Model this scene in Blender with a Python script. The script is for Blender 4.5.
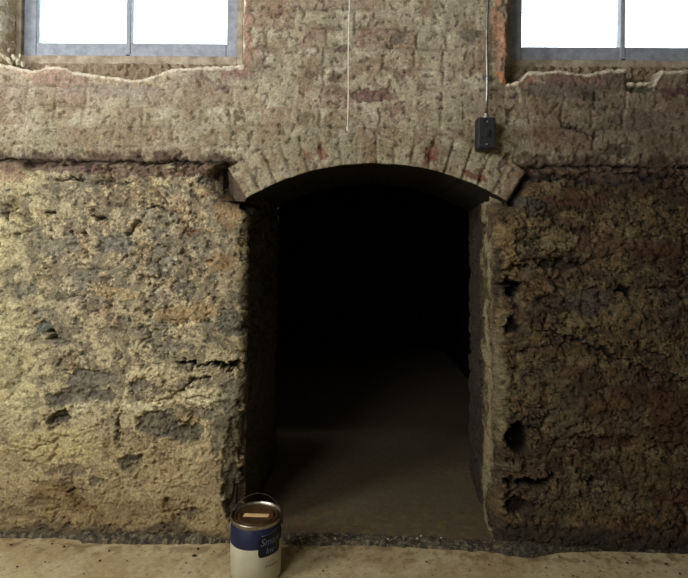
import bpy, bmesh, math, random
import numpy as np
from mathutils import Vector, Matrix, Euler

for o in list(bpy.data.objects): bpy.data.objects.remove(o)
S = bpy.context.scene
COL = S.collection
R = math.radians

# ------------------------------------------------------------ camera
FPX = 520.0
cam_d = bpy.data.cameras.new('camera'); cam = bpy.data.objects.new('camera', cam_d); COL.objects.link(cam)
cam_d.sensor_fit = 'HORIZONTAL'; cam_d.sensor_width = 36; cam_d.lens = FPX/688*36
cam_d.shift_y = -41/688; cam_d.clip_start = .02
CAM = Vector((0, -1.86, 1.05))
ROT = Matrix.Rotation(R(1.2), 3, 'Z') @ Matrix.Rotation(R(90), 3, 'X') @ Matrix.Rotation(R(.8), 3, 'Z')
cam.matrix_world = Matrix.Translation(CAM) @ ROT.to_4x4()
S.camera = cam

# ------------------------------------------------------------ light
world = bpy.data.worlds.new('overcast'); S.world = world; world.use_nodes = True
bg = world.node_tree.nodes['Background']
bg.inputs[0].default_value = (.88, .94, 1, 1); bg.inputs[1].default_value = 8.5
ld = bpy.data.lights.new('rear_window_daylight', 'AREA'); ld.shape = 'RECTANGLE'; ld.size = .85; ld.size_y = .72
ld.energy = 27; ld.color = (1, .985, .95)
lo = bpy.data.objects.new('rear_window_daylight', ld); COL.objects.link(lo)
lo.location = (-1.45, -2.60, 2.1)
lo.rotation_euler = (R(90), 0, 0)   # faces +y, into the room
lo.rotation_euler = Vector((.12, 1, -.28)).to_track_quat('-Z', 'Z').to_euler()
l2 = bpy.data.lights.new('side_window_daylight', 'AREA'); l2.shape = 'RECTANGLE'; l2.size = .8; l2.size_y = .6; l2.energy = 42; l2.color = (1, .985, .95)
lo2 = bpy.data.objects.new('side_window_daylight', l2); COL.objects.link(lo2); lo2.location = (-2.12, -1.45, 1.75)
lo2.rotation_euler = Vector((1, .25, -.25)).to_track_quat('-Z', 'Z').to_euler()
S.view_settings.view_transform = 'Standard'; S.view_settings.look = 'None'
S.view_settings.gamma = 1; S.view_settings.use_curve_mapping = False
S.view_settings.exposure = 0.07

# ------------------------------------------------------------ helpers
def at(px, py, y=None, z=None):
    d = ROT @ Vector(((px-344)/FPX, -(py-248)/FPX, -1))
    t = (y-CAM.y)/d.y if y is not None else (z-CAM.z)/d.z
    return CAM + d*t
def W(px, py):
    p = at(px, py, y=0); return p.x, p.z
PX = 1/277.0
def lin(c):
    c = np.asarray(c, float)/255
    return np.where(c <= .04045, c/12.92, ((c+.055)/1.055)**2.4)
def hsh(ix, iy, seed):
    h = (ix.astype(np.int64)*374761393 + iy.astype(np.int64)*668265263 + seed*974634777) & 0x7fffffff
    h = ((h ^ (h >> 13))*1274126177) & 0x7fffffff
    h = ((h ^ (h >> 15))*2246822519) & 0x7fffffff
    return (h & 0xffffff)/float(0xffffff)
def perlin(x, y, seed=0):
    x0 = np.floor(x); y0 = np.floor(y); fx = x-x0; fy = y-y0
    def g(dx, dy):
        a = hsh(x0+dx, y0+dy, seed)*2*math.pi
        return np.cos(a)*(fx-dx) + np.sin(a)*(fy-dy)
    u = fx*fx*fx*(fx*(fx*6-15)+10); v = fy*fy*fy*(fy*(fy*6-15)+10)
    return ((g(0,0)*(1-u)+g(1,0)*u)*(1-v) + (g(0,1)*(1-u)+g(1,1)*u)*v)*1.5
def fbm(x, y, f, octs=4, seed=0, gain=.5):
    r = 0; a = 1
    for k in range(octs):
        r = r + a*perlin(x*f+17.3*k, y*f-9.1*k, seed+k); f *= 2.03; a *= gain
    return r
def ridged(x, y, f, octs=4, seed=0):
    r = 0; a = 1
    for k in range(octs):
        r = r + a*(1-2*np.abs(perlin(x*f, y*f, seed+k))); f *= 2.1; a *= .5
    return r
def worley(x, y, seed=0):
    x0 = np.floor(x); y0 = np.floor(y)
    f1 = np.full(x.shape, 9.); f2 = np.full(x.shape, 9.); cid = np.zeros(x.shape)
    for dx in (-1,0,1):
        for dy in (-1,0,1):
            cx = x0+dx; cy = y0+dy
            qx = cx+hsh(cx,cy,seed); qy = cy+hsh(cx,cy,seed+7)
            d = np.hypot(x-qx, y-qy); i = hsh(cx,cy,seed+13)
            n = d < f1
            f2 = np.where(n, f1, np.minimum(f2, d)); cid = np.where(n, i, cid); f1 = np.where(n, d, f1)
    return f1, f2, cid
def ss(a, b, x):
    t = np.clip((x-a)/(b-a), 0, 1); return t*t*(3-2*t)
def mix(A, B, m): return A*(1-m[..., None]) + np.asarray(B)*m[..., None]
def grid_object(name, P, C, mat, parent=None, keep=None):
    n, m = P.shape[:2]
    idx = np.arange(n*m).reshape(n, m)
    q = np.stack([idx[:-1,:-1], idx[1:,:-1], idx[1:,1:], idx[:-1,1:]], -1).reshape(-1, 4)
    if keep is not None: q = q[keep.reshape(-1)]
    used = np.unique(q); rem = np.full(n*m, -1); rem[used] = np.arange(len(used)); q = rem[q]
    V = P.reshape(-1, 3)[used]
    me = bpy.data.meshes.new(name)
    me.vertices.add(len(V)); me.vertices.foreach_set('co', V.astype(np.float32).ravel())
    me.loops.add(q.size); me.loops.foreach_set('vertex_index', q.astype(np.int32).ravel())
    me.polygons.add(len(q)); me.polygons.foreach_set('loop_start', np.arange(0, q.size, 4, dtype=np.int32))
    me.update(calc_edges=True); me.validate()
    me.polygons.foreach_set('use_smooth', np.ones(len(me.polygons), dtype=bool))
    if C is not None:
        c4 = np.ones((len(V), 4), np.float32); c4[:, :3] = np.clip(C.reshape(-1, 3)[used], 0, 1)
        at_ = me.color_attributes.new('surface', 'FLOAT_COLOR', 'POINT'); at_.data.foreach_set('color', c4.ravel())
    me.materials.append(mat)
    o = bpy.data.objects.new(name, me); COL.objects.link(o); o.parent = parent
    return o
def tag(o, label=None, cat=None, group=None, kind=None):
    if label: o['label'] = label
    if cat: o['category'] = cat
    if group: o['group'] = group
    if kind: o['kind'] = kind
    return o
def empty(name, loc, rz=0):
    o = bpy.data.objects.new(name, None); COL.objects.link(o); o.location = loc; o.rotation_euler = (0,0,rz); o.empty_display_size = .05
    return o
def obj(name, bm, mat, parent=None, smooth=False, loc=None):
    me = bpy.data.meshes.new(name); bmesh.ops.recalc_face_normals(bm, faces=bm.faces); bm.to_mesh(me); bm.free()
    if smooth:
        for p in me.polygons: p.use_smooth = True
    me.materials.append(mat)
    o = bpy.data.objects.new(name, me); COL.objects.link(o); o.parent = parent
    if loc: o.location = loc
    return o
def box(bm, x0, x1, y0, y1, z0, z1, bev=0):
    r = bmesh.ops.create_cube(bm, size=1)
    for v in r['verts']:
        v.co = Vector(((x0+x1)/2+v.co.x*(x1-x0), (y0+y1)/2+v.co.y*(y1-y0), (z0+z1)/2+v.co.z*(z1-z0)))
    if bev:
        es = {e for v in r['verts'] for e in v.link_edges}
        bmesh.ops.bevel(bm, geom=list(es), offset=bev, segments=2, affect='EDGES', profile=.5)
    return bm
def tube(bm, pts, r, seg=10, caps=True):
    rings = []
    pts = [Vector(p) for p in pts]
    for i, p in enumerate(pts):
        t = (pts[min(i+1, len(pts)-1)]-pts[max(i-1, 0)]).normalized()
        a = Vector((0,0,1)) if abs(t.z) < .9 else Vector((1,0,0))
        u = t.cross(a).normalized(); v = t.cross(u)
        rr = r[i] if isinstance(r, (list, tuple)) else r
        rings.append([bm.verts.new(p+(u*math.cos(2*math.pi*k/seg)+v*math.sin(2*math.pi*k/seg))*rr) for k in range(seg)])
    for a, b in zip(rings, rings[1:]):
        for k in range(seg): bm.faces.new((a[k], a[(k+1)%seg], b[(k+1)%seg], b[k]))
    if caps: bm.faces.new(rings[0]); bm.faces.new(rings[-1][::-1])
    return bm
def lathe(bm, prof, seg=64, a0=0, a1=2*math.pi):
    full = abs(a1-a0-2*math.pi) < 1e-6
    n = seg if full else seg+1
    rings = []
    for r, z in prof:
        if r < 1e-6: rings.append([bm.verts.new((0,0,z))]*n)
        else: rings.append([bm.verts.new((r*math.cos(a0+(a1-a0)*k/seg), r*math.sin(a0+(a1-a0)*k/seg), z)) for k in range(n)])
    for A, B in zip(rings, rings[1:]):
        for k in range(seg):
            k2 = (k+1) % n
            f = []
            for v in (A[k], A[k2], B[k2], B[k]):
                if v not in f: f.append(v)
            if len(f) > 2: bm.faces.new(f)
    return bm

# ------------------------------------------------------------ materials
def mat(name, col, rough=.8, metal=0, col2=None, scale=30, bump=0, bscale=120, bdist=.004, spec=.3, attr=False, con=1.0):
    m = bpy.data.materials.new(name); m.use_nodes = True; nt = m.node_tree; N = nt.nodes; L = nt.links
    b = N['Principled BSDF']; b.inputs['Roughness'].default_value = rough; b.inputs['Metallic'].default_value = metal
    b.inputs['Specular IOR Level'].default_value = spec
    tc = N.new('ShaderNodeTexCoord')
    nz = N.new('ShaderNodeTexNoise'); nz.inputs['Scale'].default_value = scale; nz.inputs['Detail'].default_value = 6; nz.inputs['Roughness'].default_value = .65
    L.new(tc.outputs['Object'], nz.inputs['Vector'])
    if attr:
        a = N.new('ShaderNodeAttribute'); a.attribute_name = 'surface'
        rp = N.new('ShaderNodeValToRGB'); rp.color_ramp.elements[0].position = .34; rp.color_ramp.elements[1].position = .66
        rp.color_ramp.elements[0].color = (1-.55*con,1-.56*con,1-.58*con,1); rp.color_ramp.elements[1].color = (1+.55*con,1+.55*con,1+.5*con,1)
        L.new(nz.outputs['Fac'], rp.inputs[0])
        mx = N.new('ShaderNodeMix'); mx.data_type = 'RGBA'; mx.blend_type = 'MULTIPLY'; mx.inputs[0].default_value = 1
        L.new(a.outputs['Color'], mx.inputs[6]); L.new(rp.outputs[0], mx.inputs[7]); L.new(mx.outputs[2], b.inputs['Base Color'])
    else:
        rp = N.new('ShaderNodeValToRGB'); rp.color_ramp.elements[0].position = .35; rp.color_ramp.elements[1].position = .65
        rp.color_ramp.elements[0].color = (*lin(col), 1); rp.color_ramp.elements[1].color = (*lin(col2 or col), 1)
        L.new(nz.outputs['Fac'], rp.inputs[0]); L.new(rp.outputs[0], b.inputs['Base Color'])
    if bump:
        nb = N.new('ShaderNodeTexNoise'); nb.inputs['Scale'].default_value = bscale; nb.inputs['Detail'].default_value = 5; nb.inputs['Roughness'].default_value = .7
        L.new(tc.outputs['Object'], nb.inputs['Vector'])
        bp = N.new('ShaderNodeBump'); bp.inputs['Strength'].default_value = bump; bp.inputs['Distance'].default_value = bdist
        L.new(nb.outputs['Fac'], bp.inputs['Height']); L.new(bp.outputs[0], b.inputs['Normal'])
    return m
M_STONE = mat('rubble_stone', (0,0,0), .93, attr=True, scale=140, con=.65, bump=.65, bscale=190, bdist=.004, spec=.25)
M_BRICK = mat('limewashed_brick', (0,0,0), .92, attr=True, scale=150, con=.55, bump=.45, bscale=200, bdist=.003, spec=.2)
M_FLOOR = mat('concrete_floor', (0,0,0), .9, attr=True, scale=70, bump=.15, bscale=150, bdist=.002, spec=.25, con=.3)
M_STRIP = mat('dark_mortar', (0,0,0), .95, attr=True, scale=160, bump=.9, bscale=200, bdist=.005)
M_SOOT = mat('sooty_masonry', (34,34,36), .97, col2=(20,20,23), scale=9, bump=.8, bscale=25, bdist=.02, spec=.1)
M_PLAST = mat('room_plaster', (150,146,136), .95, col2=(128,122,110), scale=3, bump=.4, bscale=40, bdist=.01)
M_SASH = mat('hazed_sash_paint', (166,172,184), .55, col2=(138,144,156), scale=30, bump=.2, bscale=80, bdist=.002)  # grey paint made brighter and bluer; window haze is in the colour
M_CASE = mat('weathered_casing', (186,174,154), .8, col2=(138,122,104), scale=25, bump=.3, bscale=90, bdist=.003)
M_GALV = mat('galvanised_steel', (190,190,188), .35, 1, col2=(130,130,130), scale=60)
M_DARKM = mat('black_box_enamel', (30,32,36), .55, col2=(52,52,54), scale=60, bump=.5, bscale=90, bdist=.003)
M_STRING = mat('white_cord', (245,238,222), .8, col2=(215,205,185), scale=200)
M_TIN = mat('tin_can_metal', (190,186,170), .32, 1, col2=(140,134,118), scale=90)
M_LID = mat('rusty_lid', (88,62,34), .6, .2, col2=(54,38,24), scale=45, bump=.2)
M_NAVY = mat('navy_emblem', (14,20,40), .4, col2=(8,12,26), scale=40)
M_INKL = mat('pale_ink', (104,122,146), .5)
M_INKD = mat('black_ink', (22,24,22), .5)
M_INKG = mat('grey_ink', (120,122,110), .5)
M_STICK = mat('paper_sticker', (230,196,148), .7, col2=(205,168,120), scale=60)
M_WIRE = mat('steel_wire', (70,68,62), .45, 1)
M_CRD = mat('dark_crumb', (60,48,36), .9, col2=(40,32,24), scale=90)
M_CRP = mat('pale_crumb', (225,218,196), .9, col2=(180,172,150), scale=90)
def label_mat():
    m = bpy.data.materials.new('can_label_print'); m.use_nodes = True; nt = m.node_tree; N = nt.nodes; L = nt.links
    b = N['Principled BSDF']; b.inputs['Roughness'].default_value = .45
    tc = N.new('ShaderNodeTexCoord'); sx = N.new('ShaderNodeSeparateXYZ'); L.new(tc.outputs['Object'], sx.inputs[0])
    # blue band above a slightly wavy line
    k = N.new('ShaderNodeMath'); k.operation = 'MULTIPLY_ADD'; k.inputs[1].default_value = -.04; L.new(sx.outputs['X'], k.inputs[0]); L.new(sx.outputs['Z'], k.inputs[2])
    g = N.new('ShaderNodeMath'); g.operation = 'GREATER_THAN'; g.inputs[1].default_value = .116; L.new(k.outputs[0], g.inputs[0])
    nz = N.new('ShaderNodeTexNoise'); nz.inputs['Scale'].default_value = 25; L.new(tc.outputs['Object'], nz.inputs['Vector'])
    w = N.new('ShaderNodeValToRGB'); w.color_ramp.elements[0].color = (*lin((176,172,148)),1); w.color_ramp.elements[1].color = (*lin((206,202,180)),1); L.new(nz.outputs['Fac'], w.inputs[0])
    u = N.new('ShaderNodeValToRGB'); u.color_ramp.elements[0].color = (*lin((12,18,44)),1); u.color_ramp.elements[1].color = (*lin((16,28,70)),1); L.new(nz.outputs['Fac'], u.inputs[0])
    mx = N.new('ShaderNodeMix'); mx.data_type = 'RGBA'; L.new(g.outputs[0], mx.inputs[0]); L.new(w.outputs[0], mx.inputs[6]); L.new(u.outputs[0], mx.inputs[7]); L.new(mx.outputs[2], b.inputs['Base Color'])
    return m
M_LABEL = label_mat()
def glass_mat():
    m = bpy.data.materials.new('dusty_glass'); m.use_nodes = True; nt = m.node_tree; N = nt.nodes; L = nt.links
    N.remove(N['Principled BSDF'])
    t = N.new('ShaderNodeBsdfTransparent'); t.inputs[0].default_value = (.95,.97,.98,1)
    g = N.new('ShaderNodeBsdfGlossy'); g.inputs['Roughness'].default_value = .1
    f = N.new('ShaderNodeFresnel'); mx = N.new('ShaderNodeMixShader')
    L.new(f.outputs[0], mx.inputs[0]); L.new(t.outputs[0], mx.inputs[1]); L.new(g.outputs[0], mx.inputs[2])
    L.new(mx.outputs[0], N['Material Output'].inputs[0]); return m
M_GLASS = glass_mat()

# ------------------------------------------------------------ arch geometry (wall plane y = 0)
acx, acz = W(373, 417)
AR = W(373, 163)[1]-acz
SPR = R(31.2)
RING = .128
OPL = W(243, 300)[0]; OPR = W(499, 300)[0]
def arch_z(x):
    d = np.clip(np.abs(x-acx), 0, AR*math.sin(SPR))
    return acz + np.sqrt(AR*AR-d*d)
LEDGE = W(344, 163)[1]

# spots: (px, py, half width, half height, rotation deg, colour or None, weight, height change m)
def apply_spots(X, Z, C, H, spots, seed):
    wx = fbm(X, Z, 26, 4, seed, .6)*.016; wz = fbm(X, Z, 26, 4, seed+50, .6)*.014; mot = fbm(X, Z, 60, 3, seed+90, .8)
    for (px, py, a, b, rot, col, wt, dh) in spots:
        x, z = W(px, py); c, s = math.cos(R(rot)), math.sin(R(rot))
        m0 = (np.abs(X-x) < (a+b)*PX*2) & (np.abs(Z-z) < (a+b)*PX*2)
        if not m0.any(): continue
        dx = X+wx-x; dz = Z+wz-z
        u = (dx*c+dz*s)/(a*PX); v = (-dx*s+dz*c)/(b*PX)
        dd = np.hypot(u, v); m = (1-ss(.86, 1.06, dd))*m0
        if col is not None:
            cc = lin(col)*(1+.45*mot[..., None]) if max(col) > 45 else np.zeros(C.shape)+lin(col)
            C = C*(1-(m*wt)[..., None]) + np.clip(cc, 0, 1)*(m*wt)[..., None]
        H = H + dh*m
    return C, H

DK = (34,29,23)  # hole colour: shade inside the cavities is painted in
SPOTS_L = [
 (48,328,12,6,-25,(98,100,92),.9,.0),(55,334,7,4,-20,DK,1,-.05),(100,219,10,2,-8,DK,1,-.03),(53,212,6,2,5,DK,.9,-.02),(11,217,3,3,0,DK,.8,-.02),
 (86,233,4,3,0,DK,.9,-.03),(72,233,3,1.5,0,DK,.8,-.01),(70,179,14,1.5,0,DK,.8,-.015),(130,233,6,2,0,(70,70,60),.9,-.02),
 (193,231,6,3,0,(96,52,34),.8,-.01),(60,418,14,9,25,(84,78,70),.9,-.012),(75,395,24,9,8,(112,106,92),.85,-.01),
 (160,424,24,14,-10,(104,98,84),.9,-.012),(132,462,13,10,0,(84,78,68),.9,-.014),(95,374,20,7,5,(118,112,96),.7,-.006),
 (120,425,2.5,22,0,(70,62,48),.9,-.015),(92,378,30,10,4,(112,106,94),.8,-.006),(62,398,16,8,20,(100,94,84),.85,-.008),(104,394,14,8,-20,(96,90,80),.85,-.008),(140,385,12,6,0,(110,104,92),.8,-.006),(182,432,18,10,0,(92,86,74),.85,-.008),(60,418,12,8,30,(84,78,68),.85,-.008),(232,395,12,16,0,(104,100,88),.7,-.006),(206,412,12,6,-10,(112,106,92),.75,-.006),(232,470,9,40,0,(78,70,56),.75,-.012),(240,505,10,24,0,(60,54,44),.85,-.02),(238,430,7,30,0,(70,66,56),.75,-.012),(135,407,22,7,0,(206,196,160),.8,.003),(170,398,20,6,10,(204,192,156),.8,.003),(205,452,20,10,0,(186,168,128),.7,.002),(60,452,40,12,0,(182,166,124),.6,.002),(86,408,12,5,20,(204,196,160),.8,.003),(75,470,14,6,0,(108,98,80),.7,-.005),(52,470,8,4,0,(100,90,72),.7,-.005),(28,462,3,2,0,(90,76,58),.8,-.004),(40,478,4,3,0,(96,82,64),.8,-.004),(64,482,5,4,0,(92,80,64),.8,-.004),(74,492,4,4,20,(90,76,58),.8,-.004),(115,470,4,4,0,(110,92,66),.7,-.003),(150,480,5,2,0,(120,98,70),.7,-.003),(170,500,8,3,0,(104,84,58),.7,-.004),(30,430,4,2,0,(110,98,72),.7,-.003),(24,448,6,2,10,(104,92,68),.7,-.003),(80,505,12,8,0,(112,94,66),.6,-.004),(100,515,9,6,0,(100,84,60),.6,-.004),(22,512,20,5,0,(104,90,66),.6,-.004),(120,240,16,9,0,(122,120,110),.6,0),(40,310,10,6,0,(124,120,108),.7,0),(60,340,12,7,0,(112,108,96),.75,-.004),(140,330,10,9,0,(120,112,96),.6,0),(175,345,20,6,0,(118,112,100),.65,-.003),(150,215,10,5,0,(124,120,108),.6,0),(170,190,8,4,0,(128,120,104),.6,0),(232,322,13,14,0,(96,94,84),.85,-.006),(118,245,18,9,0,(118,114,104),.75,-.004),
 (60,248,22,9,0,(122,118,104),.6,-.004),(82,276,10,7,0,(120,116,104),.7,-.004),(30,290,14,9,30,(122,118,104),.7,-.004),
 (160,260,13,14,0,(116,112,100),.6,-.004),(190,312,36,9,8,(160,134,96),.6,.003),(120,292,22,6,-6,(192,170,128),.7,.004),
 (222,262,16,10,0,(156,122,84),.6,0),(228,210,14,20,0,(154,120,84),.55,0),(205,242,14,10,0,(116,108,92),.6,0),
 (214,365,30,1.8,-3,DK,1,-.05),(187,361,12,1.5,-5,DK,.9,-.03),(236,364,8,3,0,DK,1,-.06),
 (205,395,26,8,0,(206,196,160),.8,.006),(150,370,20,6,10,(196,184,146),.7,.006),(226,420,10,30,0,(108,104,90),.6,-.004),
 (200,430,8,8,0,(96,92,80),.8,-.01),(218,445,6,8,0,(112,108,94),.7,-.008),(60,492,26,12,-12,(120,100,66),.7,0),(190,512,14,5,10,(92,80,60),.7,-.008),
 (40,500,14,6,0,(98,84,60),.7,-.006),(97,480,8,6,0,(96,90,76),.8,-.006),(235,440,8,40,0,(100,88,66),.5,0),
 (150,172,70,5,0,(112,92,80),.8,-.01),(70,168,50,4,0,(110,90,84),.8,-.012),(10,176,24,7,0,(160,132,108),.6,0),(225,173,14,6,0,(96,62,44),.8,-.01),
 (60,440,50,14,0,(188,176,130),.5,.003),(15,400,26,40,0,(192,184,142),.4,.004),(12,330,20,40,0,(190,182,142),.45,.003),(175,470,50,16,0,(168,150,114),.45,.002),
 (110,510,70,12,0,(134,114,80),.5,0),(236,490,10,30,0,(84,76,60),.8,-.01),(8,250,14,20,0,(196,184,142),.5,.002),
]
SPOTS_R = [  # near-black entries paint the shade inside the holes
 (510,286,11,9,-30,(22,20,18),1,-.06),(513,268,12,3,20,(26,22,18),.7,-.02),(508,326,9,7,0,(34,29,24),.9,-.03),(514,438,11,17,8,(20,18,16),1,-.07),
 (517,481,18,6,0,(24,20,16),1,-.06),(541,479,14,4,22,(22,18,15),1,-.05),(512,504,12,9,0,(34,30,24),.8,-.03),(509,464,12,4,10,(120,112,90),.7,.01),
 (530,205,16,7,-20,(86,84,74),.8,.012),(528,222,22,8,0,(138,118,86),.7,.008),(556,240,20,10,0,(150,132,96),.6,.01),(508,250,8,26,8,(158,134,94),.65,.006),
 (560,265,24,5,0,(30,25,22),.7,-.02),(620,290,9,4,0,(24,20,18),.9,-.03),(585,302,24,16,0,(84,80,78),.6,-.004),(600,245,30,10,0,(116,90,68),.6,.008),
 (650,250,30,8,0,(96,66,52),.7,.004),(575,320,26,6,-10,(146,130,98),.5,.008),(560,350,26,8,0,(94,72,48),.6,0),(530,385,10,12,0,(120,104,78),.6,.006),
 (640,395,40,9,-8,(88,60,46),.6,0),(600,402,30,8,0,(104,78,50),.6,.006),(670,420,24,30,0,(86,56,38),.7,0),(588,430,14,6,0,(150,128,100),.5,.01),
 (590,478,6,4,30,(26,22,18),.9,-.03),(600,440,30,7,0,(84,52,38),.6,-.004),(645,470,30,14,0,(104,84,58),.6,.004),(670,500,24,10,0,(92,58,42),.6,0),
 (550,505,20,14,0,(96,86,62),.6,.004),(600,350,70,1.6,-20,(30,25,20),.8,-.015),(655,352,20,1.4,-20,(30,25,20),.8,-.012),(610,178,60,7,0,(52,48,46),.8,-.014),
 (655,174,36,5,0,(44,40,38),.8,-.012),(540,176,18,4,-6,(40,36,32),.8,-.014),(600,166,80,2.5,0,(104,100,90),.6,.004),(560,530,80,7,0,(58,54,46),.7,0),
 (575,200,30,9,0,(104,72,52),.5,.004),(560,410,20,30,0,(92,84,66),.4,.004),(620,520,40,8,0,(112,84,56),.5,0),(498,385,7,60,2,(150,138,106),.6,.004),
]
def stone_wall(name, path, flip, spots, seed, right):
    # path: plan polyline of (x, y); resample
    DS = .0034
    pts = [np.array(p, float) for p in path]
    seg = [np.linalg.norm(b-a) for a, b in zip(pts, pts[1:])]; cum = np.concatenate([[0], np.cumsum(seg)])
    s = np.arange(0, cum[-1], DS); px = np.interp(s, cum, [p[0] for p in pts]); py = np.interp(s, cum, [p[1] for p in pts])
    k = 7; ker = np.ones(2*k+1)/(2*k+1)
    sm = lambda v: np.concatenate([v[:k], np.convolve(v, ker, 'valid'), v[-k:]])
    px = sm(px); py = sm(py)
    tx = np.gradient(px); ty = np.gradient(py); l = np.hypot(tx, ty); nx = ty/l; ny = -tx/l   # outward normal
    if flip: nx, ny = -nx, -ny
    z = np.arange(-.02, LEDGE+.02, DS)
    Sg, Z = np.meshgrid(s, z, indexing='ij')
    BX = np.repeat(px[:, None], len(z), 1); BY = np.repeat(py[:, None], len(z), 1)
    # the opening leans a little
    X = BX.copy()
    u = Sg + (3.1 if right else 0)
    # domain warp
    wx = u + fbm(u, Z, 7, 3, seed+1)*.035; wz = Z + fbm(u, Z, 7, 3, seed+2)*.03
    f1, f2, cid = worley(wx/.15, wz/.085, seed+3)
    edge = f2-f1
    g1, g2, gid = worley(wx/.045+5, wz/.028, seed+4)
    fb = fbm(u, Z, 5, 5, seed+5); fine = fbm(u, Z, 40, 4, seed+6, .6); fine2 = fbm(u, Z, 110, 2, seed+9, .7)
    rg = ridged(u*.8, Z*1.3, 13, 4, seed+7)
    # height
    H = (1-ss(0, .28, 1-edge*1.6-.6))*0
    stone_h = ss(0, .35, edge)*.008 + (cid-.5)*.012
    rough = fine*.0034 + (ss(0,.3,g2-g1)-.5)*.003 + rg*.0028 + fine2*.0008
    if right:
        pl = ss(.15, .55, fb + .1)*.6
    else:
        bias = ss(.85, .45, Z)*.42 + ss(-.95, -1.3, BX)*.28*ss(1.1,.8,Z) - .26
        pl = ss(-.05, .05, fb + bias + fine*.22 + fine2*.14)
    H = stone_h*(1-.75*pl) + rough*(1-.6*pl) + pl*.004 + fb*.008
    H = H*(.6 if not right else .52)
    # colour
    if not right:
        pal = [(158,148,120),(134,128,112),(172,158,122),(150,132,98),(142,136,120),(184,170,132),(124,118,104),(164,150,124)]
        plc = lin((190,178,142)); bro = lin((146,122,84)); rust = lin((146,118,84))
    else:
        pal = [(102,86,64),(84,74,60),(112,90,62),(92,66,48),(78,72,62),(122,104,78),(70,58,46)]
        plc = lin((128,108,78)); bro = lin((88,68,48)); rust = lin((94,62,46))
    C = np.zeros(X.shape+(3,)); pk = (cid*len(pal)).astype(int) % len(pal)
    C[:] = np.array([lin(c) for c in pal])[pk]
    pk2 = (gid*len(pal)).astype(int) % len(pal)
    C = C*.6 + np.array([lin(c) for c in pal])[pk2]*.4
    C = mix(C, bro, ss(.05, .4, fbm(u, Z, 9, 5, seed+20, .65))*.6)
    C = mix(C, rust, ss(.2, .6, fbm(u, Z, 7, 4, seed+24))*.45)
    C = mix(C, plc, np.clip(pl*.85, 0, 1))
    if not right: C = C*(1-ss(.55,.95,Z)[..., None]*np.array([.08,.09,.0]))
    C = mix(C, plc*1.08, ss(.12, .3, fbm(u, Z, 20, 5, seed+31, .75))*.6)
    C = C*(1+(.34*fbm(u, Z, 32, 3, seed+33, .8)*(1-.65*pl)+.2*fbm(u, Z, 100, 2, seed+37))[..., None])
    flk = ss(.30, .5, fbm(u, Z, 85, 2, seed+35, .8)); C = mix(C, plc*1.25, flk*(.5 if not right else .9)*(1-.6*pl))
    spk = ss(.34, .52, fbm(u, Z, 75, 2, seed+36, .8)); C = mix(C, lin((70,60,46) if not right else (38,32,26)), spk*.6*(1-.55*pl))
    # joint crevices, only where they have opened up
    crev = (1-ss(.02, .09, edge))*(.55 if right else .8)*ss(.0, .4, fbm(u, Z, 4, 3, seed+40))*(1-pl*.8)
    crev2 = (1-ss(.0, .10, g2-g1))*ss(.1, .4, fbm(u, Z, 8, 3, seed+41))*(1-pl*.8)
    pits = ss(.42, .58, fbm(u, Z, 34, 4, seed+42, .7))
    H -= crev*.016 + crev2*.005*(1-.6*pl) + pits*(.010-.005*pl)
    dirt = lin((58,48,36) if not right else (34,28,22))
    C = mix(C, dirt, np.clip(crev*.8+crev2*.45+pits*.55, 0, .9))
    if not right:
        C = mix(C, lin((120,96,64)), ss(.26, .02, Z+.05*fb)*.55)
        C = mix(C, lin((188,184,136)), ss(-1.0, -1.3, BX)*.3*ss(.3,.7,Z))
        C = mix(C, bro*.7, ss(.16, -.05, OPL-BX)*.35)
    else:
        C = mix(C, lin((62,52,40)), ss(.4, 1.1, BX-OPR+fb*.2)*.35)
    if not right:
        gr = ss(.04, .16, fbm(u, Z, 13, 5, seed+90, .7) - .12*ss(.55,.3,Z)); C = mix(C, lin((104,98,84)), gr*.62); H -= gr*.003
        C = mix(C, lin((164,144,106)), ss(.48, .30, Z+.06*fb)*.55)
    else:
        C = mix(C, lin((150,134,104)), ss(.22, .38, fbm(u, Z, 16, 5, seed+91, .75))*.5)
        C = mix(C, lin((58,50,42)), ss(.15, .4, fbm(u, Z, 10, 5, seed+92, .7))*.55)
        C = mix(C, lin((66,44,36)), ss(.1, .45, fbm(u*.6, Z*1.5, 5, 5, seed+93, .65))*.45)
    C = mix(C, lin((74,66,54) if not right else (54,49,44)), ss(.09 if right else .06, .03 if right else .02, Z+.03*fb+.01*fine)*.8)
    C, H = apply_spots(np.where(BY > .03, 99, BX), Z, C, H, spots, seed+60)
    # jamb reveal inside the opening
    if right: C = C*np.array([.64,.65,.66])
    jm = ss(.02, .10, BY)
    if right:
        C = mix(C, lin((158,146,116)), jm*ss(-.2,.15,fbm(u, Z, 6, 4, seed+70)+.25*(1-Z))*.7*ss(.34,.2,BY))  # pale plaster, with light on the jamb front painted into it
        C = mix(C, lin((52,46,39)), jm*ss(.24,.30,BY+.08*fbm(u, Z, 6, 4, seed+71))*.85)  # deeper part of the jamb: shade painted into the colour
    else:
        C = mix(C, lin((46,43,39)), ss(.0,.04,BY+.02*fb)*.88)  # jamb turned from the light: its shade is put into the colour
    H *= (1+.5*jm)
    H += .012
    # ragged top: rolls back behind the brickwork
    top = ss(LEDGE-.030, LEDGE+.006, Z+.022*fbm(u, Z*0, 7, 5, seed+80, .65)-.006)
    H = H*(1-top) - .05*top
    C = mix(C, lin((104,84,72)), ss(LEDGE-.045, LEDGE-.015, Z+.03*fbm(u, Z, 12, 4, seed+81))*.75)
    C = mix(C, lin((64,52,44)), ss(LEDGE-.022, LEDGE-.008, Z+.02*fbm(u, Z, 14, 4, seed+82))*.85)  # shadow line under the brickwork painted into the stone colour
    # cleared round the ends of the arch ring
    ang = np.arctan2(np.abs(BX-acx), Z-acz); rr = np.hypot(BX-acx, Z-acz)
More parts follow.
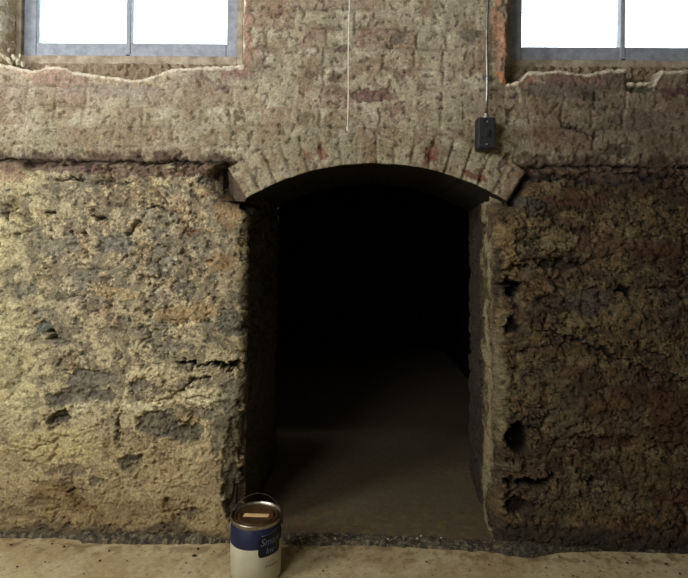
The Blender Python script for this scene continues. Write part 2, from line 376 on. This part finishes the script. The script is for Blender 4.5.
    skew = ss(.115 if not right else .05, .01, (ang-SPR)*rr)*ss(RING+.03, RING-.005, rr-AR)*ss(LEDGE-.2,LEDGE-.12,Z)*(BY < .08)
    H = H - skew*(.10 if not right else .06); C = mix(C, lin((40,32,26)), skew*(.95 if not right else .4))  # gash is cut back, and its shade painted on as well
    lean = (1.2-Z)*(-.004 if not right else .016)*ss(.5,.0,np.abs(BX-(OPR if right else OPL)))
    PX_ = BX + nx[:, None]*H + lean; PY_ = BY + ny[:, None]*H
    P = np.stack([PX_, PY_, Z], -1)
    # depth behind: back rows so the top is closed
    cap = P[:, -1:].copy(); cap[..., 1] = np.maximum(cap[..., 1], .0)+.12; cap[...,0] = cap[...,0]
    P = np.concatenate([P, cap], 1); C = np.concatenate([C, C[:, -1:]], 1)
    return tag(grid_object(name, P, C, M_STONE), None, None, None, 'structure')

JB = .66
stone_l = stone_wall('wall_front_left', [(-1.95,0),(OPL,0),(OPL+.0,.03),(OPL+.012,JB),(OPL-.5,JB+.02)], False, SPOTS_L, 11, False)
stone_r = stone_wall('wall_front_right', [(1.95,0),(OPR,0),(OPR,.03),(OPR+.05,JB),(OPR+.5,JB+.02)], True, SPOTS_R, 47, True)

# ------------------------------------------------------------ brick wall with arch and two window openings
WY = .115                                             # window plane behind the brick face
w1a = W(-6, 0)[0]; w1b = W(245, 0)[0]; w2a = W(507, 0)[0]; w2b = w2a + (w1b-w1a) + .02
WTOP = 2.5
def poly(pts): 
    q = [W(a, b) for a, b in pts]; return [p[0] for p in q], [p[1] for p in q]
sill1 = poly([(-60,60),(-6,62),(14,66),(30,70),(42,69),(46,66),(66,67),(72,71),(110,76),(135,80),(150,77),(165,71),(180,67),(245,66)])
sill2 = poly([(495,76),(506,84),(520,82),(528,72),(560,70),(590,74),(604,70),(627,69),(629,82),(656,83),(662,71),(690,70),(800,70)])
BRICK_SPOTS = [
 (372,95,24,7,3,(110,84,78),.85,-.004),(343,49,8,4,0,(104,82,82),.85,-.004),(404,74,12,4,0,(124,100,88),.7,-.003),(396,108,12,5,0,(118,92,76),.6,-.003),
 (320,150,5,10,14,(126,84,66),.8,-.003),(309,156,5,6,18,(118,82,62),.7,-.003),(432,152,5,8,-14,(118,80,64),.8,-.004),(430,160,6,4,0,(112,72,60),.8,-.003),
 (476,176,12,6,-25,(104,66,56),.85,-.004),(505,162,4,12,-24,(84,62,52),.7,-.006),(235,73,18,8,0,(142,112,104),.6,0),(224,88,8,4,0,(104,84,80),.7,0),
 (340,92,20,2,0,(110,88,72),.6,-.003),(312,74,8,2,20,(90,76,64),.7,-.003),(280,32,8,2,10,(96,84,72),.6,-.003),(300,42,10,2,30,(92,80,68),.6,-.004),
 (365,25,10,2,30,(92,82,70),.6,-.003),(400,36,8,5,0,(98,92,86),.6,-.003),(335,76,5,6,0,(84,70,60),.7,-.004),(305,118,10,6,30,(104,94,74),.6,-.004),
 (240,115,4,8,20,(96,82,62),.7,-.004),(238,128,10,2,0,(104,88,64),.5,0),(138,157,3,2,0,(44,38,32),.9,-.01),(14,142,2,2,0,(40,34,28),.9,-.01),(147,90,1.4,8,10,(84,72,56),.7,-.006),
 (133,125,1.2,8,-15,(90,76,58),.6,-.005),(60,80,30,7,0,(150,124,110),.55,0),(110,90,50,7,0,(148,138,126),.5,0),(180,100,30,5,0,(150,138,118),.5,0),
 (560,90,40,8,0,(96,84,80),.6,0),(520,110,20,8,0,(120,94,82),.5,0),(590,95,10,5,0,(70,60,58),.7,-.003),(675,92,14,7,0,(86,62,62),.8,0),
 (540,135,26,8,0,(110,88,74),.5,0),(640,120,30,10,0,(92,78,74),.6,0),(600,125,20,5,10,(104,98,84),.5,.003),(580,130,26,1.3,-20,(50,42,38),.7,-.006),
 (620,150,12,6,0,(60,52,48),.7,-.006),(660,140,20,8,0,(98,84,66),.5,0),(508,120,3,16,-20,(70,56,48),.6,-.005),(470,35,8,8,0,(92,92,90),.5,0),
 (498,20,6,30,4,(200,158,134),.85,.007),(502,50,5,24,-4,(188,146,122),.8,.005),(508,80,12,5,-30,(204,146,106),.9,.004),(528,80,9,5,0,(150,104,86),.7,0),
 (246,20,6,26,0,(180,146,130),.6,.004),(248,50,5,20,0,(160,124,108),.6,0),(52,72,10,5,0,(172,142,126),.7,.003),(30,72,16,5,0,(184,158,136),.5,0),
 (575,78,40,6,0,(124,96,88),.7,0),(612,78,14,6,0,(104,90,84),.7,.003),(642,88,14,4,0,(60,70,60),.7,-.01),
 (130,81,40,2.5,-4,(176,160,132),.8,.003),(160,76,20,3,8,(196,182,160),.7,.003),
]
q_case = at(128, 66, y=WY).z
def brick_wall():
    DS = .0042
    x = np.arange(-1.95, 1.951, DS); zt = 2.62
    nz = int((zt-1.33)/DS); t = np.linspace(0, 1, nz)
    zl = arch_z(x); zl = np.where(np.abs(x-acx) > AR*math.sin(SPR), acz+AR*math.cos(SPR)-.01, zl)
    X = np.repeat(x[:, None], nz, 1); Z = zl[:, None] + (zt-zl[:, None])*t[None, :]
    rr = np.hypot(X-acx, Z-acz); ang = np.arctan2(X-acx, Z-acz)
    fb = fbm(X, Z, 4, 5, 101); fine = fbm(X, Z, 45, 4, 102, .65)
    ring = (rr < AR+RING+.006*fbm(X, Z, 14, 2, 103)) & (np.abs(ang) < SPR)
    # courses
    wz = Z + .006*fbm(X, Z, 3, 2, 104); wx = X + .006*fbm(X, Z, 20, 2, 105)
    ch = .0705; row = np.floor(wz/ch); v = (wz/ch-row)
    bl = .215; off = (row % 2)*.5 + hsh(row, row*0, 3)*.12; uu = wx/bl+off; coln = np.floor(uu); uf = uu-coln
    header = hsh(row*0+5, row, 9) > .72
    uf = np.where(header, (uf*2) % 1, uf); coln = np.where(header, coln*2+np.floor((uu-np.floor(uu))*2), coln)
    blw = np.where(header, bl/2, bl)
    jd = np.minimum(np.minimum(v, 1-v)*ch, np.minimum(uf, 1-uf)*blw)
    bid = hsh(coln, row, 21)
    # arch ring voussoirs
    nb = 16; av = (ang+SPR)/(2*SPR)*nb + .06*fbm(X, Z, 20, 2, 106); ai = np.floor(av); af = av-ai
    jr = np.minimum(np.minimum(af, 1-af)*(2*SPR/nb)*rr, np.abs(AR+RING-rr)+.003)
    jop = .35+.65*hsh(np.round(av), av*0+1, 33)*ss(AR+RING+.01, AR+.02, rr)
    jop = jop*(.35+.65*ss(.06,.28,np.abs(ang+.03)))
    jd = np.where(ring, jr, jd); bid = np.where(ring, hsh(ai, ai*0+3, 5), bid)
    jw = .0045 + .002*fbm(X, Z, 18, 2, 107)
    open_ = ss(-.25, .3, fbm(X, Z, 6, 3, 108) + np.where(ring, .28, -.1))
    joint = (1-ss(jw*.35, jw*1.5, jd))*open_
    bricky = ss(jw*.5, jw*1.8+.004, jd)
    H = bricky*.002 + fine*.0017 + fb*.004 + (bid-.5)*.003 - joint*np.where(ring, .010*jop, .004)
    H += fbm(X, Z, 110, 2, 109, .7)*.0006
    base = np.zeros(X.shape+(3,)); base[:] = lin((174,164,142))
    base = mix(base, lin((154,146,126)), ss(-.3,.5,fb))
    base = mix(base, lin((196,188,168)), ss(.1, .6, fbm(X, Z, 11, 4, 110))*.7)
    base = mix(base, lin((136,116,94)), ss(.1, .55, fbm(X, Z, 8, 5, 111, .65))*.65)
    base = mix(base, lin((148,122,108)), (bid > .72)*.35)
    base = mix(base, lin((122,90,76)), (bid > .9)*ss(-.1,.3,fine)*.5)
    base = mix(base, lin((122,88,70)), ring*(bid > .6)*ss(-.25,.35,fbm(X,Z,30,3,112))*.6)
    base = mix(base, lin((128,120,92)), ss(1.62, 1.44, Z)*.35)                 # grime above the arch
    base = mix(base, lin((96,78,70)), ss(.42, .75, X)*.62)                     # darker purple-brown towards the right
    base = mix(base, lin((150,136,124)), ss(-.35,-.6,X)*ss(1.5,1.65,Z)*.4)
    base = base*(1+.16*fbm(X, Z, 34, 3, 113, .8)[..., None]+.18*fbm(X, Z, 95, 2, 117, .8)[..., None])
    crack = (1-ss(.0,.035,np.abs(fbm(X, Z, 9, 3, 114))))*ss(.15,.4,fbm(X, Z, 5, 2, 115))
    pits = ss(.42,.62,fbm(X, Z, 38, 3, 116, .65))
    H -= crack*.0025 + pits*.004
    base = mix(base, lin((70,58,44)), np.clip(joint*np.where(ring, .8*jop, .34*np.where(v*ch < jw*2, 1, .45)) + crack*.45 + pits*.6, 0, .9))
    base, H = apply_spots(X, Z, base, H, BRICK_SPOTS, 130)
    Y = -H + .003
    # below the ledge, outside the ring: set back behind the rubble
    out = (Z < LEDGE+.002+.010*fbm(X, Z*0, 7, 4, 118)+.006*fine) & ~ring
    Y = np.where(out, .045, Y); Y = Y + .012*ss(LEDGE+.05, LEDGE, Z+.012*fine)*(~ring)
    base = mix(base, lin((80,65,56)), (ss(LEDGE+.034, LEDGE+.010, Z+.035*fbm(X,Z,9,4,119)+.01*fine)*(~ring)*.85))  # shadow band at the ledge painted into the brick colour
    # window openings
    n1 = fbm(X, Z, 30, 3, 120)*.006 + fbm(X, Z, 9, 2, 121)*.006
    keepv = np.ones(X.shape, bool)
    for (a, b, (sx, sz), wl, wr) in ((w1a, w1b, sill1, .014, .008), (w2a, w2b, sill2, .010, .02)):
        sl = np.interp(X, sx, sz)
        d = np.minimum.reduce([(X-a+n1)/wl, (b-X+n1)/wr, (Z-sl+n1*.6)/.007, (WTOP-Z+n1)/.01])
        k = ss(0, 1, d); low = Z < q_case+.004
        Y = Y + np.where(low, .095+.012*fine, WY+.015)*k
        rim = np.exp(-np.abs(d)*1.2)*(Z < sl+.02)
        edge_ = (1-ss(.006, .011, np.abs(Z-sl+.003+.004*fine)))*(X > a)*(X < b)
        base = mix(base, lin((222,212,194)), edge_*.85); Y = Y - edge_*.004  # skylight on the sill edge painted as a pale rim
        inside = (d > .02)*(d < 3)*((X-a)/wl < 2.5)
        base = mix(base, lin((214,200,160) if a < 0 else (180,130,104)), inside*(.7 if a<0 else .6))  # left reveal paled: daylight on it is put into the colour
        base = mix(base, lin((140,124,104)), ((d > .8) & low)*.8)
        keepv &= ~((d > 1.6) & ~low)
    P = np.stack([X, Y, Z], -1)
    # soffit rows going back under the arch
    e = P[:, :1].copy(); rows = []; crow = []
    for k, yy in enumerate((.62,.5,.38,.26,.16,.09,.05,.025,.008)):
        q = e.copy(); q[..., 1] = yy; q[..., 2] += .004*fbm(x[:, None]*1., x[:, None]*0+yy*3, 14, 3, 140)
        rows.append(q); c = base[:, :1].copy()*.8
        crow.append(mix(c, lin((26,25,24)), np.full(c.shape[:2], .93)))  # soffit near black: shade under the arch is put into the colour
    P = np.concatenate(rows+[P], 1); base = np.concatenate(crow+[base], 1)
    keepv = np.concatenate([np.ones((len(x), len(rows)), bool), keepv], 1)
    kf = keepv[:-1,:-1] & keepv[1:,:-1] & keepv[1:,1:] & keepv[:-1,1:]
    return tag(grid_object('wall_front', P, base, M_BRICK, None, kf), kind='structure')
brick_wall()

def reveal():
    y = np.arange(-.002, .108, .004); z = np.arange(W(0, 64)[1]-.02, WTOP, .004)
    Y, Z = np.meshgrid(y, z, indexing='ij')
    X = w1a + .010 + .006*fbm(Y, Z, 22, 4, 301, .6) - .012*ss(.03, 0, Y)
    C = np.zeros(X.shape+(3,)); C[:] = lin((232,224,204)); C = mix(C, lin((176,150,118)), ss(.1,.4,fbm(Y, Z, 16, 4, 302, .7))*.6)  # pale limewash, brightened to carry the daylight on this reveal
    tag(grid_object('trim_2', np.stack([X, Y, Z], -1), C, M_BRICK), kind='structure')
reveal()

# ------------------------------------------------------------ floor, threshold strip
def floor():
    def rng(a, b, d): return np.arange(a, b, d)
    x = np.concatenate([rng(-2.2,-1.4,.04), rng(-1.4,1.4,.007), rng(1.4,2.24,.04)])
    y = np.concatenate([rng(-2.75,-.42,.04), rng(-.42,1.3,.007), rng(1.3,3.7,.05)])
    X, Y = np.meshgrid(x, y, indexing='ij')
    near = ((Y > -.43) & (Y < 1.25) & (np.abs(X) < 1.39))*1.
    fb = fbm(X, Y, 2.5, 3, 201); fine = fbm(X, Y, 30, 3, 202)*near
    Z = -.003 + fb*.002 + fine*.0008
    C = np.zeros(X.shape+(3,)); C[:] = lin((186,170,132))
    C = mix(C, lin((166,144,106)), ss(-.3,.4,fb)*.6); C = mix(C, lin((198,184,150)), ss(0,.5,fbm(X,Y,7,4,203))*.5)
    C = mix(C, lin((148,122,84)), ss(.15,.6,fbm(X,Y,5,4,204))*.3)
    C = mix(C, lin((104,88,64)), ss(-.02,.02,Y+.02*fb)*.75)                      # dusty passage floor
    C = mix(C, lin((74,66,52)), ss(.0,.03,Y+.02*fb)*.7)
    sp = ss(.62,.7,fbm(X,Y,70,2,205)); C = mix(C, lin((84,66,44)), sp*.7*near*ss(1.2,.8,Y))
    C = mix(C, lin((120,98,66)), ss(-.16,-.06,Y+.03*fb)*ss(.1,.4,fbm(X,Y,22,3,206))*.6*near*ss(.4,.1,Y))
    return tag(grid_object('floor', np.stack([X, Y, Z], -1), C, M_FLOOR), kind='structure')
floor()
def strip():
    x = np.arange(-1.95, 1.95, .005); t = np.linspace(0, 1, 26)
    X, T = np.meshgrid(x, t, indexing='ij')
    pts = [(-40,536),(60,536),(80,538),(84,541),(150,542),(230,541),(285,545),(360,545),(430,548),(490,552),(530,556),(560,550),(600,549),(688,551),(760,552)]
    fr = [at(a, b, z=0) for a, b in pts]
    yf = np.interp(x, [p.x for p in fr], [p.y for p in fr]) + .006*fbm(x, x*0, 25, 3, 220)
    bk = [at(a, b, z=0) for a, b in [(-40,520),(235,527),(290,533),(370,535),(430,538),(490,541),(540,536),(760,530)]]
    yb = np.interp(x, [p.x for p in bk], [p.y for p in bk]) + .008*fbm(x, x*0+3, 18, 3, 221)
    Y = yf[:, None]*(1-T) + yb[:, None]*T
    st = np.clip(ss(OPL+.03, OPL-.03, X)+ss(OPR-.02, OPR+.05, X), 0, 1)
    Y = Y - st*.012
    h = st*.030*T**.8 + .010*np.sin(np.pi*np.clip(T*1.0, 0, 1))**.5*(1+.5*fbm(X, Y, 16, 3, 222)) + .003*fbm(X, Y, 60, 3, 223)*(T*(1-T)*4)
    Z = np.where((T == 0) | ((T == 1) & (st < .5)), -.012, h)
    C = np.zeros(X.shape+(3,)); C[:] = lin((92,85,72)); C = mix(C, lin((54,50,42)), ss(-.2,.2,fbm(X,Y,24,5,224,.7))*.8)
    C = mix(C, lin((150,138,112)), ss(.2,.4,fbm(X,Y,60,3,225,.7))*.6)
    C = mix(C, lin((52,50,46)), ss(.35,.6,X)*.5)
    return tag(grid_object('trim_1', np.stack([X, Y, Z], -1), C, M_STRIP), kind='structure')
strip()

# ------------------------------------------------------------ passage behind the arch, and the rest of the room
def slab(name, b, m, parent=None):
    bm = bmesh.new(); box(bm, *b); o = obj(name, bm, m, parent)
    if parent is None: tag(o, kind='structure')
    return o
ix0, ix1 = OPL-.38, OPR+.42
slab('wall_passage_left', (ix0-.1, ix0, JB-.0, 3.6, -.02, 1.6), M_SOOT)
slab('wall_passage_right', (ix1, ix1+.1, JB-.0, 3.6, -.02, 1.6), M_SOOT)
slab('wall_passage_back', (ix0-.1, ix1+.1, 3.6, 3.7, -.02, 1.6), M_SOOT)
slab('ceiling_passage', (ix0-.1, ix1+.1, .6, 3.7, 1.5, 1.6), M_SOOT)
slab('wall_left', (-2.3, -2.2, -2.8, .0, -.02, 2.62), M_PLAST)
slab('wall_right', (2.2, 2.3, -2.8, .0, -.02, 2.62), M_PLAST)
slab('wall_outer_left', (-2.3, -1.92, .0, .1, -.02, 2.62), M_PLAST)
slab('wall_outer_right', (1.92, 2.3, .0, .1, -.02, 2.62), M_PLAST)
slab('ceiling', (-2.3, 2.3, -2.8, .12, 2.60, 2.7), M_PLAST)
# rear wall with its window opening
def rear():
    bm = bmesh.new(); y0, y1 = -2.85, -2.72; a, b, c, d = -1.9, -1.0, 1.57, 2.33
    box(bm, -2.3, a, y0, y1, -.02, 2.62); box(bm, b, 2.3, y0, y1, -.02, 2.62)
    box(bm, a, b, y0, y1, -.02, c); box(bm, a, b, y0, y1, d, 2.62)
    tag(obj('wall_rear', bm, M_PLAST), kind='structure')
rear()

def window(name, x0, x1, z0, z1, y, facing=1, right_cut=None):
    """fixed two-light window; frame faces the room (-y)"""
    w = empty(name, ((x0+x1)/2, y, z0)); tag(w, kind='structure')
    W_, H_ = (x1-x0)/2, z1-z0
    k = .036; bm = bmesh.new()
    box(bm, -W_, -W_+k*.8, -.012, .06, 0, H_, .003); box(bm, W_-k*.6, W_, -.012, .06, 0, H_, .003)
    box(bm, -W_+k*.8, W_-k*.6, -.012, .06, 0, k+.006, .003); box(bm, -W_+k*.8, W_-k*.6, -.012, .06, H_-k, H_, .003)
    obj('casing', bm, M_CASE, w)
    a, b, c, d = -W_+k*.8+.001, W_-k*.6-.001, k+.007, H_-k-.001
    s = .054; bm = bmesh.new()
    box(bm, a, a+s*.9, .004, .045, c, d, .004); box(bm, b-s*.8, b, .004, .045, c, d, .004)
    box(bm, a+s*.9, b-s*.8, .004, .045, c, c+s, .004); box(bm, a+s*.9, b-s*.8, .004, .045, d-s, d, .004)
    sash = obj('sash', bm, M_SASH, w)
    mxx = -.003; bm = bmesh.new(); box(bm, mxx-.009, mxx+.009, .0, .04, c+s*.2, d-s*.2, .003); obj('mullion', bm, M_SASH, sash)
    bm = bmesh.new(); box(bm, mxx-.006, mxx+.006, -.006, .006, c-.012, c+.006, .002); lathe_z = None
    obj('latch', bm, M_DARKM, sash)
    for (p, q) in ((a+s*.9, mxx-.009), (mxx+.009, b-s*.8)):
        bm = bmesh.new(); box(bm, p-.004, q+.004, .022, .025, c+s-.004, d-s+.004); obj('pane', bm, M_GLASS, w)
    return w
q0 = at(15, 67, y=WY); q1 = at(243, 67, y=WY)
window('window_1', q0.x, q1.x, q0.z, WTOP+.02, WY)
r0 = at(501, 71, y=WY); window('window_2', r0.x, r0.x+(q1.x-q0.x)+.034, r0.z-.002, WTOP+.02, WY)
w3 = window('window_3', -1.9, -1.0, 1.57, 2.33, -2.74); w3.rotation_euler.z = math.pi

# ------------------------------------------------------------ paint can
cp = at(256.5, 513, z=.19); 
can = tag(empty('paint_can', (cp.x, cp.y, -.001), R(0)), 'gallon paint can with blue and white label, brown lid and wire handle, on the floor', 'paint can')
RC = .0805
bm = bmesh.new()
lathe(bm, [(0,.004),(RC-.004,.004),(RC-.002,0),(RC+.0012,.0),(RC+.002,.003),(RC+.001,.006),(RC,.008),(RC,.180),(RC+.001,.182),(RC+.0022,.185),(RC+.002,.189),(RC-.0005,.191),(RC-.0022,.189),(RC-.003,.184),(RC-.012,.183),(RC-.012,.178)], 72)
obj('can_body', bm, M_TIN, can, True)
bm = bmesh.new()
lathe(bm, [(0,.1835),(.052,.1835),(.054,.185),(.0565,.185),(.058,.1815),(.064,.1812),(.066,.186),(.0685,.1865),(.070,.1825),(RC-.0115,.1825),(RC-.0115,.179),(0,.179)], 72)
obj('lid', bm, M_LID, can, True)
lid = [c for c in can.children if c.name.startswith('lid')][0]
bm = bmesh.new(); box(bm, -.041, .040, -.011, .009, .1838, .1846)
for v in bm.verts: v.co.x += .06*v.co.y
st = obj('sticker', bm, M_STICK, lid); st['label'] = 'tan paper sticker on the lid'
bm = bmesh.new(); lathe(bm, [(RC+.0002,.009),(RC+.0007,.0095),(RC+.0007,.1765),(RC+.0002,.177)], 96)
lab = obj('label', bm, M_LABEL, can, True); lab['label'] = 'white wrap label with navy blue upper band'
# curved printing
CAMANG = math.atan2(CAM.y-cp.y, CAM.x-cp.x)
def wrap(me, ang, zc, rad):
    for v in me.vertices:
        x, y = v.co.x, v.co.y; a = ang + x/rad; v.co = (rad*math.cos(a), rad*math.sin(a), zc+y)
def emblem():
    bm = bmesh.new(); nx_, nz_ = 26, 14; w, h = .084, .066
    vs = {}
    for i in range(nx_+1):
        for j in range(nz_+1):
            x = -w/2+w*i/nx_; z = -h/2+h*j/nz_
            # rounded corners, bowed upper edge
            c = .010; ex = max(0, abs(x)-(w/2-c)); 
            lim = h/2-c+math.sqrt(max(0, c*c-ex*ex)); zz = z/(h/2)*lim
            zz += .10*(x)*max(0, z/(h/2)) + .0
            vs[i,j] = bm.verts.new((x, zz, 0))
    for i in range(nx_):
        for j in range(nz_): bm.faces.new((vs[i,j], vs[i+1,j], vs[i+1,j+1], vs[i,j+1]))
    o = obj('emblem', bm, M_NAVY, lab); wrap(o.data, CAMANG+R(34), .124, RC+.0012); return o
emb = emblem(); emb['label'] = 'dark navy rounded emblem with pale lettering'
def text(body, size, ang, zc, m, parent, rad=RC+.0016, shear=0):
    cu = bpy.data.curves.new('lettering', 'FONT'); cu.body = body; cu.size = size; cu.align_x = 'CENTER'; cu.align_y = 'CENTER'; cu.shear = shear
    t = bpy.data.objects.new('tmp', cu); COL.objects.link(t); bpy.context.view_layer.update()
    me = bpy.data.meshes.new_from_object(t.evaluated_get(bpy.context.evaluated_depsgraph_get()))
    bpy.data.objects.remove(t)
    me.name = 'lettering'; me.materials.clear(); me.materials.append(m); wrap(me, ang, zc, rad)
    o = bpy.data.objects.new('lettering', me); COL.objects.link(o); o.parent = parent; return o
text('Smart', .031, CAMANG+R(34), .136, M_INKL, emb, shear=.3)
text('Inc', .027, CAMANG+R(32), .108, M_INKL, emb, shear=.2)
text('interior', .009, CAMANG+R(34), .074, M_INKG, lab)
text('Premium', .0135, CAMANG+R(38), .060, M_INKD, lab)
# curved trim line above the emblem
bm = bmesh.new()
tube(bm, [((RC+.001)*math.cos(a), (RC+.001)*math.sin(a), .157+.015*((i/20)**1.5)) for i, a in enumerate(np.linspace(CAMANG+R(12), CAMANG+R(75), 21))], .0007, 6)
obj('trim_line', bm, M_TIN, lab, True)
for sgn in (-1, 1):
    bm = bmesh.new(); r = bmesh.ops.create_uvsphere(bm, u_segments=16, v_segments=8, radius=.009)
    for v in r['verts']: v.co = Vector((sgn*(RC+.001)+v.co.x*.4, v.co.y, .158+v.co.z))
    obj('ear', bm, M_TIN, can, True)
bm = bmesh.new(); tl = R(58); hp = []
for i in range(33):
    a = math.pi*i/32; c, s_ = math.cos(a), math.sin(a)
    hp.append(((RC+.004)*c, s_*.088*math.cos(tl), .158+s_*.088*math.sin(tl)))
tube(bm, hp, .0013, 8); obj('handle', bm, M_WIRE, can, True)

# ------------------------------------------------------------ hanging cord
cy = -.25; c0 = at(347.5, 128, y=cy)
cord = tag(empty('pull_cord', (c0.x, cy, c0.z)), 'thin white pull cord hanging straight down above the arch', 'cord')
L_ = 2.598-c0.z
bm = bmesh.new(); tube(bm, [(.0012*math.sin(i*.9)*(1-i/24), 0, L_*i/24) for i in range(25)], .0019, 8); obj('cord', bm, M_STRING, cord, True)
bm = bmesh.new(); lathe(bm, [(0,-.011),(.0026,-.010),(.0036,-.004),(.0032,.002),(.0018,.006),(.0012,.007)], 14); obj('knot', bm, M_STRING, cord, True)
bm = bmesh.new(); lathe(bm, [(0,L_-.03),(.02,L_-.03),(.035,L_-.02),(.038,L_),(0,L_)], 24); obj('ceiling_rose', bm, M_STRING, cord, True)

# ------------------------------------------------------------ black box and its conduit
b0 = at(484.5, 134, y=-.02)
eb = tag(empty('junction_box', (b0.x, -.012, b0.z)), 'small black electrical box on the brick at the foot of the metal conduit', 'electrical box')
bm = bmesh.new(); box(bm, -.031, .031, -.040, .012, -.060, .052, .006); obj('body', bm, M_DARKM, eb)
bm = bmesh.new(); box(bm, -.028, .028, -.046, -.0405, -.056, .048, .0025); cv = obj('cover', bm, M_DARKM, eb)
for zz in (-.043, .035):
    bm = bmesh.new(); r = bmesh.ops.create_uvsphere(bm, u_segments=12, v_segments=8, radius=.0035)
    for v in r['verts']: v.co = Vector((v.co.x, -.046+v.co.y*.5, zz+v.co.z))
    obj('screw', bm, M_GALV, cv, True)
bm = bmesh.new(); box(bm, -.008, .008, -.052, -.0465, -.018, .010, .002); obj('switch_toggle', bm, M_DARKM, cv)
bm = bmesh.new(); lathe(bm, [(0,.0525),(.011,.0525),(.011,.060),(.008,.062),(.008,.070),(0,.070)], 12)
for v in bm.verts: v.co += Vector((.004, -.012, 0))
obj('connector', bm, M_GALV, eb)
cx0 = b0.x+.004
ct = at(488, 0, y=-.024)
cd = tag(empty('conduit', (cx0, -.024, b0.z+.0705)), 'thin galvanised metal conduit running down beside the right window', 'conduit')
bm = bmesh.new(); hh = 2.598-(b0.z+.0705)
tube(bm, [(.002*math.sin(i*1.1)*(i > 0), 0, hh*i/16) for i in range(17)], .0058, 12); obj('pipe', bm, M_GALV, cd, True)
for zz in (.13, .62):
    bm = bmesh.new(); box(bm, -.017, .017, .0065, .0085, zz-.008, zz+.008, .0008)
    tube(bm, [(-.008,.008,zz),(-.0075,-.002,zz),(-.004,-.0065,zz),(0,-.0078,zz),(.004,-.0065,zz),(.0075,-.002,zz),(.008,.008,zz)], .0016, 6)
    obj('strap', bm, M_GALV, cd)

# ------------------------------------------------------------ crumbs on the floor
random.seed(5)
def crumb_mesh(name, m, seed):
    rnd = random.Random(seed); bm = bmesh.new(); r = bmesh.ops.create_icosphere(bm, subdivisions=2, radius=1)
    for v in r['verts']: v.co *= 1+rnd.uniform(-.28,.28); v.co.z *= .65
    me = bpy.data.meshes.new(name); bm.to_mesh(me); bm.free(); me.materials.append(m); return me
proto = {}
for k in range(3):
    proto['d', k] = crumb_mesh('dark_crumb', M_CRD, k); proto['p', k] = crumb_mesh('mortar_crumb', M_CRP, 9+k)
def crumb(px, py, size, kind):
    p = at(px, py, z=.0)
    o = bpy.data.objects.new('mortar_crumb' if kind == 'p' else 'dirt_crumb', proto[kind, random.randrange(3)])
    COL.objects.link(o); s = size*random.uniform(.8,1.2); zoff = .0
    o.scale = (s*1.1, s, s*.9); o.rotation_euler = (0,0,random.uniform(0,6)); o.location = (p.x, p.y, zoff+s*.4)
    return o
for px, py, s in [(335,542,.005),(417,542,.0045),(421,539,.0045),(441,541,.003),(300,541,.003),(388,542,.003)]:
    c = crumb(px, py, s, 'p'); c.location.z += .010
    tag(c, 'tiny pale mortar crumb on the dark strip across the archway', 'crumb', 'pale crumbs on the dark strip')
D = [(109,551,.003),(198,549,.0035),(194,556,.005),(17,567,.003),(11,545,.003),(64,547,.003),(74,546,.0025),(100,561,.003),(45,562,.002),(214,552,.003),(127,561,.002),(150,556,.002),(186,563,.0025),(84,574,.0025),(30,545,.002),(52,544,.0025)]
for px, py, s in D: tag(crumb(px, py, s, 'd'), 'tiny dark dirt crumb on the floor left of the paint can', 'crumb', 'dark crumbs left of the paint can')
D = [(426,562,.0025),(477,560,.003),(489,565,.003),(522,563,.0025),(546,568,.003),(559,557,.003),(573,576,.003),(584,561,.002),(598,555,.0025),(627,563,.004),(632,558,.003),(666,564,.004),(671,560,.0025),(680,574,.004),(600,571,.0025),(536,559,.002),(653,571,.002),(404,568,.002),(323,571,.0025),(452,573,.002),(508,571,.002),(372,556,.002),(612,557,.0025),(582,552,.004)]
for px, py, s in D: tag(crumb(px, py, s, 'd'), 'tiny dark dirt crumb on the floor right of the paint can', 'crumb', 'dark crumbs right of the paint can')

for k in range(3): proto['c', k] = crumb_mesh('mortar_chunk', M_CRP, 30+k)
sx_, sz_ = sill1
for i, (px, py, s) in enumerate([(4,57,.011),(9,61,.012),(14,58,.010),(18,62,.009),(23,64,.008),(9,50,.007),(20,56,.006)]):
    p = at(px, py, y=.03+.006*(i % 3)); o = bpy.data.objects.new('mortar_chunk', proto['c', i % 3].copy()); COL.objects.link(o)
    o.scale = (s*1.3, s*.9, s); o.rotation_euler = (.3*i, .7+.2*i, i); o.location = p
    tag(o, 'small pale broken mortar lump heaped in the left corner of the left window sill', 'mortar lump', 'mortar lumps in the sill corner')
